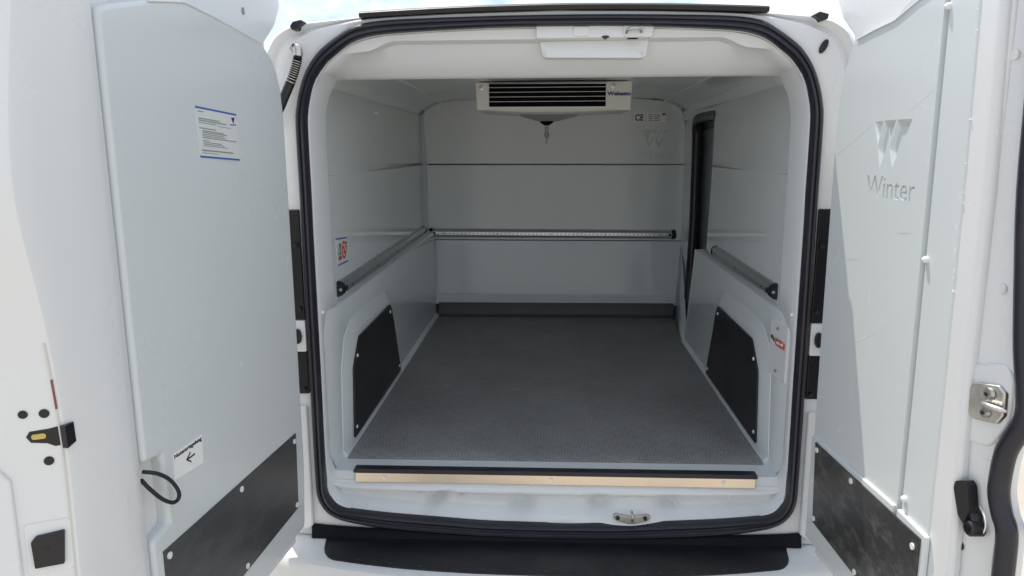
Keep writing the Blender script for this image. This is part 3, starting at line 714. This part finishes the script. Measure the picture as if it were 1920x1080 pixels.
bm = bmesh.new(); prism(bm, disc_pts(.032, .29, .003), FLN, .0, .0086); obj('hole', bm, LAMP, ld)
bm = bmesh.new(); prism(bm, [(.066, .24), (.068, .40), (.095, .44), (.15, .44), (.15, .24)], FLN, -.004, .006); obj('pressed_step', bm, PAINT, ld, bevel=.006, seg=3)
# rust-stained seam down the corner
bm = bmesh.new(); tube(bm, [DL(smi(z)+.0005, -.0218, z) for z in [.60-.05*i for i in range(15)]], .0016, 6); obj('seam_sealer', bm, mat('seam_sealer', (.66, .62, .57), .5, var=.12, vscale=12), ld)
bm = bmesh.new(); tube(bm, [DL(smi(z)+.0008, -.0212, z) for z in (.545, .52, .50)], .0017, 6); obj('rust_mark', bm, mat('rust', (.22, .09, .07), .7), ld)
bm = bmesh.new(); prism(bm, disc_pts(.115, 1.158, .006, rb=.008), DL, -.03, -.0265); obj('hole', bm, GREY, ld)
bm = bmesh.new(); prism(bm, disc_pts(-.03, 1.215, .004), DL, -.03, -.0265); obj('hole', bm, LAMP, ld)
# kick plate, rivets
bm = bmesh.new(); prism(bm, [(.051, .174), (.605, .174), (.605, -.042), (.062, -.018)], DL, -.002, .003); kp = obj('kick_plate', bm, KICKL, ld, bevel=.0008)
for s, z in ((.064, .158), (.072, -.006), (.33, .160), (.33, -.018), (.592, .16)):
    bm = bmesh.new(); cyl(bm, DL(s, .0035, z), (1, 0, 0), .0065, .004, 12); obj('rivet', bm, LABEL, ld)
# instruction sticker: blue rules, small logo, lines of print
def TL(s, o, z): return DL(s, o, z)
qs = [(.382, .946), (.234, .937), (.233, .843), (.378, .852)]
def QL(u, o, v):       # u 0..1 left to right as read, v 0..1 bottom to top
    a = Vector(qs[0])*(1-u)+Vector(qs[1])*u; b = Vector(qs[3])*(1-u)+Vector(qs[2])*u; p = b*(1-v)+a*v
    return DL(p.x, .0006+o, p.y)
bm = bmesh.new(); prism(bm, [(0, 0), (1, 0), (1, 1), (0, 1)], QL, -.001, .0003); obj('warning_sticker', bm, FILM, ld, smooth=False)
for v in (.965, 0):
    bm = bmesh.new(); prism(bm, [(-.01, v), (1.01, v), (1.01, v+.035), (-.01, v+.035)], QL, 0, .0008); obj('sticker_rule', bm, BLUE, ld, smooth=False)
bm = bmesh.new(); prism(bm, [(.86, .90), (.95, .92), (.91, .78)], QL, 0, .0009); prism(bm, [(.82, .755), (.98, .775), (.98, .755), (.82, .735)], QL, 0, .0009); obj('sticker_mark', bm, NAVY, ld, smooth=False)
bm = bmesh.new()
lines = [(.03, .16, .90, .020), (.03, .55, .765, .020), (.03, .72, .725, .022), (.03, .45, .685, .014), (.5, .82, .665, .010), (.03, .43, .575, .020), (.09, .62, .53, .016), (.09, .70, .497, .018), (.09, .62, .463, .014), (.09, .66, .43, .014), (.09, .95, .393, .018), (.09, .25, .335, .014), (.09, .55, .30, .014), (.09, .62, .267, .014), (.09, .70, .234, .012), (.04, .84, .135, .026), (.04, .45, .09, .010)]
for a, b, v, h in lines:
    u = a
    while u < b:
        w = min(random.uniform(.02, .07), b-u); prism(bm, [(u, v), (u+w, v), (u+w, v+h), (u, v+h)], QL, 0, .0008); u += w+.008
obj('sticker_print', bm, GREY, ld, smooth=False)
# emergency release label with arrow, and its pull loop
bm = bmesh.new(); prism(bm, [(.549, .332), (.455, .332), (.457, .276), (.552, .283)], DL, -.001, .0007); al = obj('arrow_label', bm, LABEL, ld, smooth=False)
bm = bmesh.new(); prism(bm, [(.484, .3035), (.508, .3035), (.508, .3065), (.484, .3065)], DL, 0, .0014); prism(bm, [(.507, .3065), (.497, .3135), (.4985, .3155), (.5125, .3055), (.5125, .3045), (.4985, .2945), (.497, .2965), (.507, .3035)], DL, 0, .0016); obj('arrow', bm, INK, ld, smooth=False)
text_obj('lettering', 'Notentriegelung', .0105, lambda x, o, z: DL(.5475-x, o+.0012, .3225+z), INK, ld, width=.089)
lpts = smooth_path([DL(.630, -.004, .335), DL(.608, .008, .322), DL(.585, .014, .300), DL(.568, .016, .272), DL(.570, .016, .258), DL(.585, .014, .258), DL(.604, .008, .274), DL(.622, .0, .300), DL(.634, -.006, .322)], 6)
bm = bmesh.new(); tube(bm, lpts, .0036, 8); obj('pull_loop', bm, BLACK, ld)

# ---- right door (the narrow one)
fl_out = [(1.27, .555), (1.15, .585), (1.0, .604), (.80, .614), (.65, .634), (.55, .650), (.48, .668), (.44, .670), (.41, .655), (.375, .637), (.335, .631), (.30, .632), (.268, .645), (.245, .660), (.20, .665), (.05, .666), (-.14, .666)]
fl = smooth_path([(s, z, 0) for z, s in fl_out], 4)
flp = [(v.x, v.y) for v in fl]
bm = bmesh.new(); prism(bm, [(.02, -.14), (.02, 1.105), (-.04, 1.150), (-.075, 1.200), (-.066, 1.255), (.10, 1.275), (.53, 1.275), (.53, -.14)], DR, -.075, -.018); rd = obj('rear_door', bm, PAINT, van, bevel=.006); rd['label'] = 'narrower right rear door with embossed lettering and scuffed kick plate'
def DF(s, o, z):          # the outer flange falls away from the lining plane towards the free edge
    f = max(0, s-.515)*.26; return DR(s-f*1.43, o-f, z)
bm = bmesh.new(); loft(bm, [[DF(.50+(s-.50)*k/7, -.018, z) for k in range(8)] + [DF(s+.004, -.03, z), DF(s-.004, -.05, z)] for s, z in flp], False); obj('door_flange', bm, PAINT, rd)
bm = bmesh.new(); prism(bm, [(.02, -.14), (.02, 1.10), (.10, 1.26)] + [(max(.3, s-.16), z) for s, z in flp], DR, -.115, -.055); obj('outer_skin', bm, PAINT, rd, bevel=.012, seg=3)
bm = bmesh.new(); tube(bm, [DF(s, -.016, z) for s, z in flp], .0165, 12); obj('edge_seal', bm, RUBBER, rd)
bm = bmesh.new(); tube(bm, [DF(s-.027+.003*math.sin(z*60), -.0175, z) for s, z in flp if z < .40], .0022, 6); obj('seam_sealer', bm, mat('old_sealer', (.55, .50, .43), .6, var=.2, vscale=10), rd)
# raised inner frame carrying the lining
bm = bmesh.new(); prism(bm, [(.384, -.13), (.384, 1.235), (.519, 1.26), (.524, 1.085), (.533, .80), (.534, .476), (.549, .137), (.552, -.13)], DR, -.030, -.003); obj('door_frame', bm, PAINT, rd, bevel=.015, seg=5)
lin = [(.379, 1.20), (.30, 1.145), (.223, 1.108), (.15, 1.100), (.075, 1.091), (.055, 1.070), (.041, 1.042), (.028, 1.01), (.019, .976), (.014, .92), (.012, .835), (.013, .409), (.016, .154), (.020, -.085), (.03, -.092), (.386, -.105), (.383, .42)]
bm = bmesh.new(); prism(bm, lin, DR, -.03, .001); rl = obj('door_lining', bm, GELD, rd)
cut(rl, logo_cutters(DR, .178, .826, .134, .088, .166, .764, .178, .063, .0030))
bm = bmesh.new(); prism(bm, [(.391, 1.20), (.396, .42), (.398, -.105), (.488, -.105), (.486, .46), (.482, .80), (.474, 1.095), (.470, 1.22)], DR, -.03, .0); obj('lining_strip', bm, GELD, rd, bevel=.004)
bm = bmesh.new(); tube(bm, [DR(a, .002, b) for a, b in [(.379, 1.146), (.30, 1.128), (.223, 1.105), (.15, 1.098), (.078, 1.089)]], .0022, 6); obj('lining_bead', bm, WHITEP, rd)
# lower part of the lining stands proud and carries the kick plate
bm = bmesh.new(); prism(bm, [(.018, .176), (.382, .176), (.386, -.10), (.02, -.09)], DR, -.002, .008); obj('kick_base', bm, GELD, rd, bevel=.003, seg=3)
bm = bmesh.new(); prism(bm, [(.396, .176), (.494, .170), (.494, -.10), (.398, -.10)], DR, -.002, .008); obj('kick_base', bm, GELD, rd, bevel=.003, seg=3)
bm = bmesh.new(); prism(bm, [(.043, .167), (.482, .160), (.482, -.06), (.058, -.032)], DR, .007, .011); obj('kick_plate', bm, KICKR, rd, bevel=.0008)
for s, z in ((.056, .152), (.224, .152), (.065, -.020), (.463, .135), (.27, -.036)):
    bm = bmesh.new(); cyl(bm, DR(s, .0115, z), (1, 0, 0), .0065, .004, 12); obj('rivet', bm, LABEL, rd)
for s, z in ((.393, 1.101), (.400, .664), (.408, .202)):
    bm = bmesh.new(); p = Vector(DR(s, 0, z)); n_ = Vector((-cA, -sA, 0)); tube(bm, [p, p+n_*.004, p+n_*.0075, p+n_*.009], .006, 12, radii=[.0068, .0064, .0045, .001]); obj('cover_cap', bm, WHITEP, rd)
SCR = mat('scratch_pale', (.82, .82, .80), .5); SCRG = mat('scratch_grey', (.52, .52, .50), .5)
for s0, z0, s1, z1, w, M_ in ((.02, .845, .16, .905, .0005, SCR), (.30, .93, .375, .965, .0005, SCR), (.17, .447, .245, .487, .0009, SCR), (.175, .355, .172, .325, .0008, SCR), (.213, .575, .218, .545, .0007, SCR), (.235, .90, .245, .86, .0005, SCR), (.10, .62, .165, .628, .0005, SCRG), (.30, .70, .345, .706, .0006, SCRG)):
    dx, dz = s1-s0, z1-z0; L_ = math.hypot(dx, dz); nx_, nz_ = -dz/L_*w, dx/L_*w
    bm = bmesh.new(); prism(bm, [(s0, z0), ((s0+s1)/2+nx_, (z0+z1)/2+nz_), (s1, z1), ((s0+s1)/2-nx_, (z0+z1)/2-nz_)], DR, 0, .00125); obj('scratch', bm, M_, rd, smooth=False)
bm = bmesh.new()
for i in range(18):
    z = random.uniform(.55, 1.1); s = .484-.010*(z-.46)/.5+random.gauss(0, .003); a = random.uniform(.0006, .0016); h = random.uniform(.001, .003); k = random.uniform(-.002, .002)
    prism(bm, [(s-a, z), (s+k, z-h), (s+a, z), (s-k, z+h)], DR, -.004, .00025)
obj('paint_chips', bm, LABEL, rd, smooth=False)['kind'] = 'stuff'
# striker pad, striker, handle, plugs on the flange
n_ = Vector((-cA, -sA, 0))
bm = bmesh.new(); prism(bm, round_poly([(.50, .372), (.50, .500), (.612, .520), (.637, .50), (.638, .425), (.600, .372)], .02, 5), DF, -.03, -.012); obj('striker_pad', bm, PAINT, rd, bevel=.005, seg=3)
bm = bmesh.new(); prism(bm, [(.50, .350), (.50, .356), (.612, .356), (.612, .350)], DF, -.03, -.015); obj('pressed_rib', bm, PAINT, rd, bevel=.002)
OCT = [(.548, .425), (.547, .468), (.560, .479), (.615, .484), (.632, .474), (.634, .436), (.620, .419), (.562, .415)]
bm = bmesh.new(); prism(bm, OCT, DF, -.014, -.005); obj('striker_plate', bm, STEEL, rd, bevel=.003)
for s, z, r_ in ((.596, .466, .0115), (.592, .433, .010)):
    bm = bmesh.new(); p = Vector(DF(s, -.005, z)); tube(bm, [p-n_*.002, p+n_*.004, p+n_*.005], r_, 14, radii=[r_, r_*.9, r_*.6]); obj('bolt', bm, STEEL, rd)
    bm = bmesh.new(); cyl(bm, p+n_*.0055, n_, .004, .002, 6); obj('bolt_socket', bm, INK, rd)
bm = bmesh.new(); tube(bm, [DF(.588, -.004, .4485), DF(.600, .006, .4495), DF(.624, .008, .449), DF(.644, .006, .4485), DF(.654, .004, .448)], .0055, 10, radii=[.004, .0055, .0055, .005, .002]); obj('striker_pin', bm, STEEL, rd)
hp = (.590, .236)
p = Vector(DF(hp[0]-.004, -.016, hp[1]+.004))
bm = bmesh.new(); tube(bm, [p+Vector((0, -.027*math.cos(a)*cA, .025*math.sin(a))) for a in [2*math.pi*i/32 for i in range(32)]], .0014, 6, closed=True); obj('handle_ring', bm, WHITEP, rd)
p = Vector(DF(hp[0]-.008, -.018, hp[1]+.006))
bm = bmesh.new(); tube(bm, [p, p+n_*.014, p+n_*.018], .016, 16, radii=[.0175, .0165, .0135]); obj('inner_handle', bm, BLACK, rd)
p2 = Vector(DF(hp[0]+.011, -.014, hp[1]-.007))
bm = bmesh.new(); tube(bm, [p2, p2+n_*.020, p2+n_*.023], .014, 16, radii=[.0148, .0142, .0115]); obj('handle_pivot', bm, BLACK, rd)
bm = bmesh.new(); cyl(bm, p2+n_*.0236, n_, .0065, .002, 12); obj('handle_screw', bm, LAMP, rd)
bm = bmesh.new(); prism(bm, round_poly([(.572, .243), (.553, .288), (.555, .301), (.577, .309), (.587, .301), (.598, .260), (.588, .232)], .004), DF, -.010, .008); obj('handle_lever', bm, BLACK, rd, bevel=.004, seg=3)
for s, z, r_, M_ in ((.552, .178, .0075, LAMP), (.546, 1.005, .0085, WHITEP), (.580, .640, .0085, PAINT)):
    bm = bmesh.new(); cyl(bm, Vector(DF(s, -.0175, z)), n_, r_, .004, 16); obj('plug', bm, M_, rd, bevel=.001)
bm = bmesh.new(); prism(bm, [(.675, .27), (.692, .292), (.706, .283), (.703, .255), (.68, .24)], DF, -.07, -.04); obj('outer_handle', bm, BLACK, rd, bevel=.003)

# ------------------------------------------------------------------ floor mat (lies in the van)
bm = bmesh.new(); rows = []
out_r = lambda y: .584 if y < 1.43 else .584-.0*(y-1.43)
for (y, z) in [(.124, -.004), (.124, .0005), (.127, .002)] + [(.127+(1.90-.127)*i/30, .002) for i in range(1, 31)]:
    xr = .583 if y < 1.43 else .583+(y-1.43)*.088
    rows.append([(-.583+(xr+.583)*i/24, y, z) for i in range(25)])
loft(bm, rows, False)
UPS = [(1.898, .0022), (1.910, .003), (1.919, .007), (1.925, .016), (1.9285, .04), (1.930, .072)]
UPR = mat('mat_rubber_shaded', (.080, .080, .082), .5, var=.15, vscale=10)  # same mat curling up; far-end shade put in as a darker rubber colour
mt = obj('floor_mat', bm, MATRUB, recalc=False)
mt['label'] = 'dark grey ribbed rubber mat covering the whole cargo floor of the van'; mt['category'] = 'floor mat'
bm = bmesh.new(); loft(bm, [[(-.583, y, z) for y, z in UPS], [(.02, y, z) for y, z in UPS], [(.583+(1.93-1.43)*.088, y, z) for y, z in UPS]], False); obj('mat_upstand', bm, UPR, mt)

bm = bmesh.new()
for i in range(70):
    x, y = random.uniform(-.5, .5), .13+1.3*random.random()**1.6; r_ = random.uniform(.0008, .0026)
    bmesh.ops.create_icosphere(bm, subdivisions=1, radius=r_, matrix=Matrix.Translation((x, y, .003)) @ Matrix.Diagonal((1.5*random.random()+.5, 1, .5, 1)))
obj('crumbs', bm, mat('dust_crumb', (.46, .44, .38), .8), mt, smooth=False)['kind'] = 'stuff'

# ------------------------------------------------------------------ cooling unit (hangs from the ceiling)
cu = thing('cooling_unit', 'pale slatted refrigeration evaporator hanging from the cargo ceiling above the bulkhead', 'cooling unit', (.0, 1.1, 1.10))
YF = .95
hx0, hx1 = -.2835, .2855
bm = bmesh.new()
top_z, bot_z = 1.0985, .9975
sect = [(YF, top_z), (YF, bot_z+.004), (YF+.004, bot_z-.001), (YF+.03, bot_z-.006)]
prism(bm, round_poly([(hx0, top_z), (hx0+.004, bot_z), (hx1-.004, bot_z-.003), (hx1, top_z)], .006), W_, YF, YF+.36)
hs = obj('housing', bm, UNIT, cu, bevel=.005, seg=3)
bm = bmesh.new(); lp = []
for i in range(25):   # bowed lower lip
    x = -.235+.46*i/24; dz = .010*math.sin(math.pi*i/24)**.7
    lp.append([(x, YF+.001, bot_z+.008), (x, YF-.002, bot_z-dz*.6), (x, YF+.010, bot_z-.002-dz), (x, YF+.33, bot_z-.002-dz*.8), (x, YF+.33, bot_z+.01)])
loft(bm, lp, True, True); obj('drip_tray', bm, UNIT, cu)
bm = bmesh.new(); loft(bm, [[(-.13, YF+.10, bot_z-.010), (.10, YF+.10, bot_z-.011), (.10, YF+.33, bot_z-.010), (-.13, YF+.33, bot_z-.010)], [(-.055, YF+.16, bot_z-.034), (.015, YF+.16, bot_z-.034), (.015, YF+.25, bot_z-.034), (-.055, YF+.25, bot_z-.034)]], True, True); obj('drain_sump', bm, SUMP, cu, bevel=.004)
bm = bmesh.new(); prism(bm, [(-.2335, 1.0915), (-.2335, 1.011), (.1905, 1.009), (.1905, 1.0885)], W_, YF-.0015, YF+.01); obj('grille_backing', bm, GRILLE, cu)
for i in range(4):
    z = 1.0785-.0166*i-.0005
    bm = bmesh.new(); box(bm, (-.0215, YF-.0032, z), (.424, .003, .0019)); f_ = obj('fin', bm, FINM, cu, bevel=.0006)
for z in (1.0935, 1.0075):
    bm = bmesh.new(); box(bm, (-.0215, YF-.002, z), (.428, .005, .0020)); obj('grille_frame', bm, GREY if z > 1.05 else FINM, cu)
bm = bmesh.new(); box(bm, (.001, YF+.02, 1.1005), (.578, .05, .003)); obj('mounting_flange', bm, GRILLE, cu)
for x, z in ((-.2615, 1.079), (.2165, 1.0815)):
    bm = bmesh.new(); tube(bm, [(x, YF+.001, z), (x, YF-.003, z), (x, YF-.004, z)], .009, 16, radii=[.0105, .0098, .006]); sc = obj('screw', bm, STEEL, cu)
    bm = bmesh.new(); cyl(bm, (x, YF-.0045, z), (0, 1, 0), .0032, .002, 6); obj('screw_socket', bm, GREY, sc)
text_obj('lettering', 'Webasto', .019, lambda x, o, z: (.1955+x, YF-.0012-o, 1.0475+z), NAVY, cu, bold=.0007, width=.085)
dx = -.0235
bm = bmesh.new(); tube(bm, [(dx, YF+.205, .966), (dx, YF+.205, .958), (dx, YF+.205, .948)], .02, 18, radii=[.030, .024, .010]); obj('drain_flange', bm, GRILLE, cu)
bm = bmesh.new(); tube(bm, smooth_path([(dx, YF+.205, .952), (dx, YF+.205, .935), (dx, YF+.205, .918)], 3), .0072, 12); obj('drain_tube', bm, CLEAR, cu)
bm = bmesh.new(); bmesh.ops.create_uvsphere(bm, u_segments=14, v_segments=10, radius=.0115, matrix=Matrix.Translation((dx, YF+.205, .911))); obj('drain_trap', bm, CLEAR, cu)
bm = bmesh.new(); tube(bm, [(dx, YF+.205, .902), (dx, YF+.205, .875)], .003, 8, radii=[.0035, .0012]); obj('drain_tip', bm, CLEAR, cu)
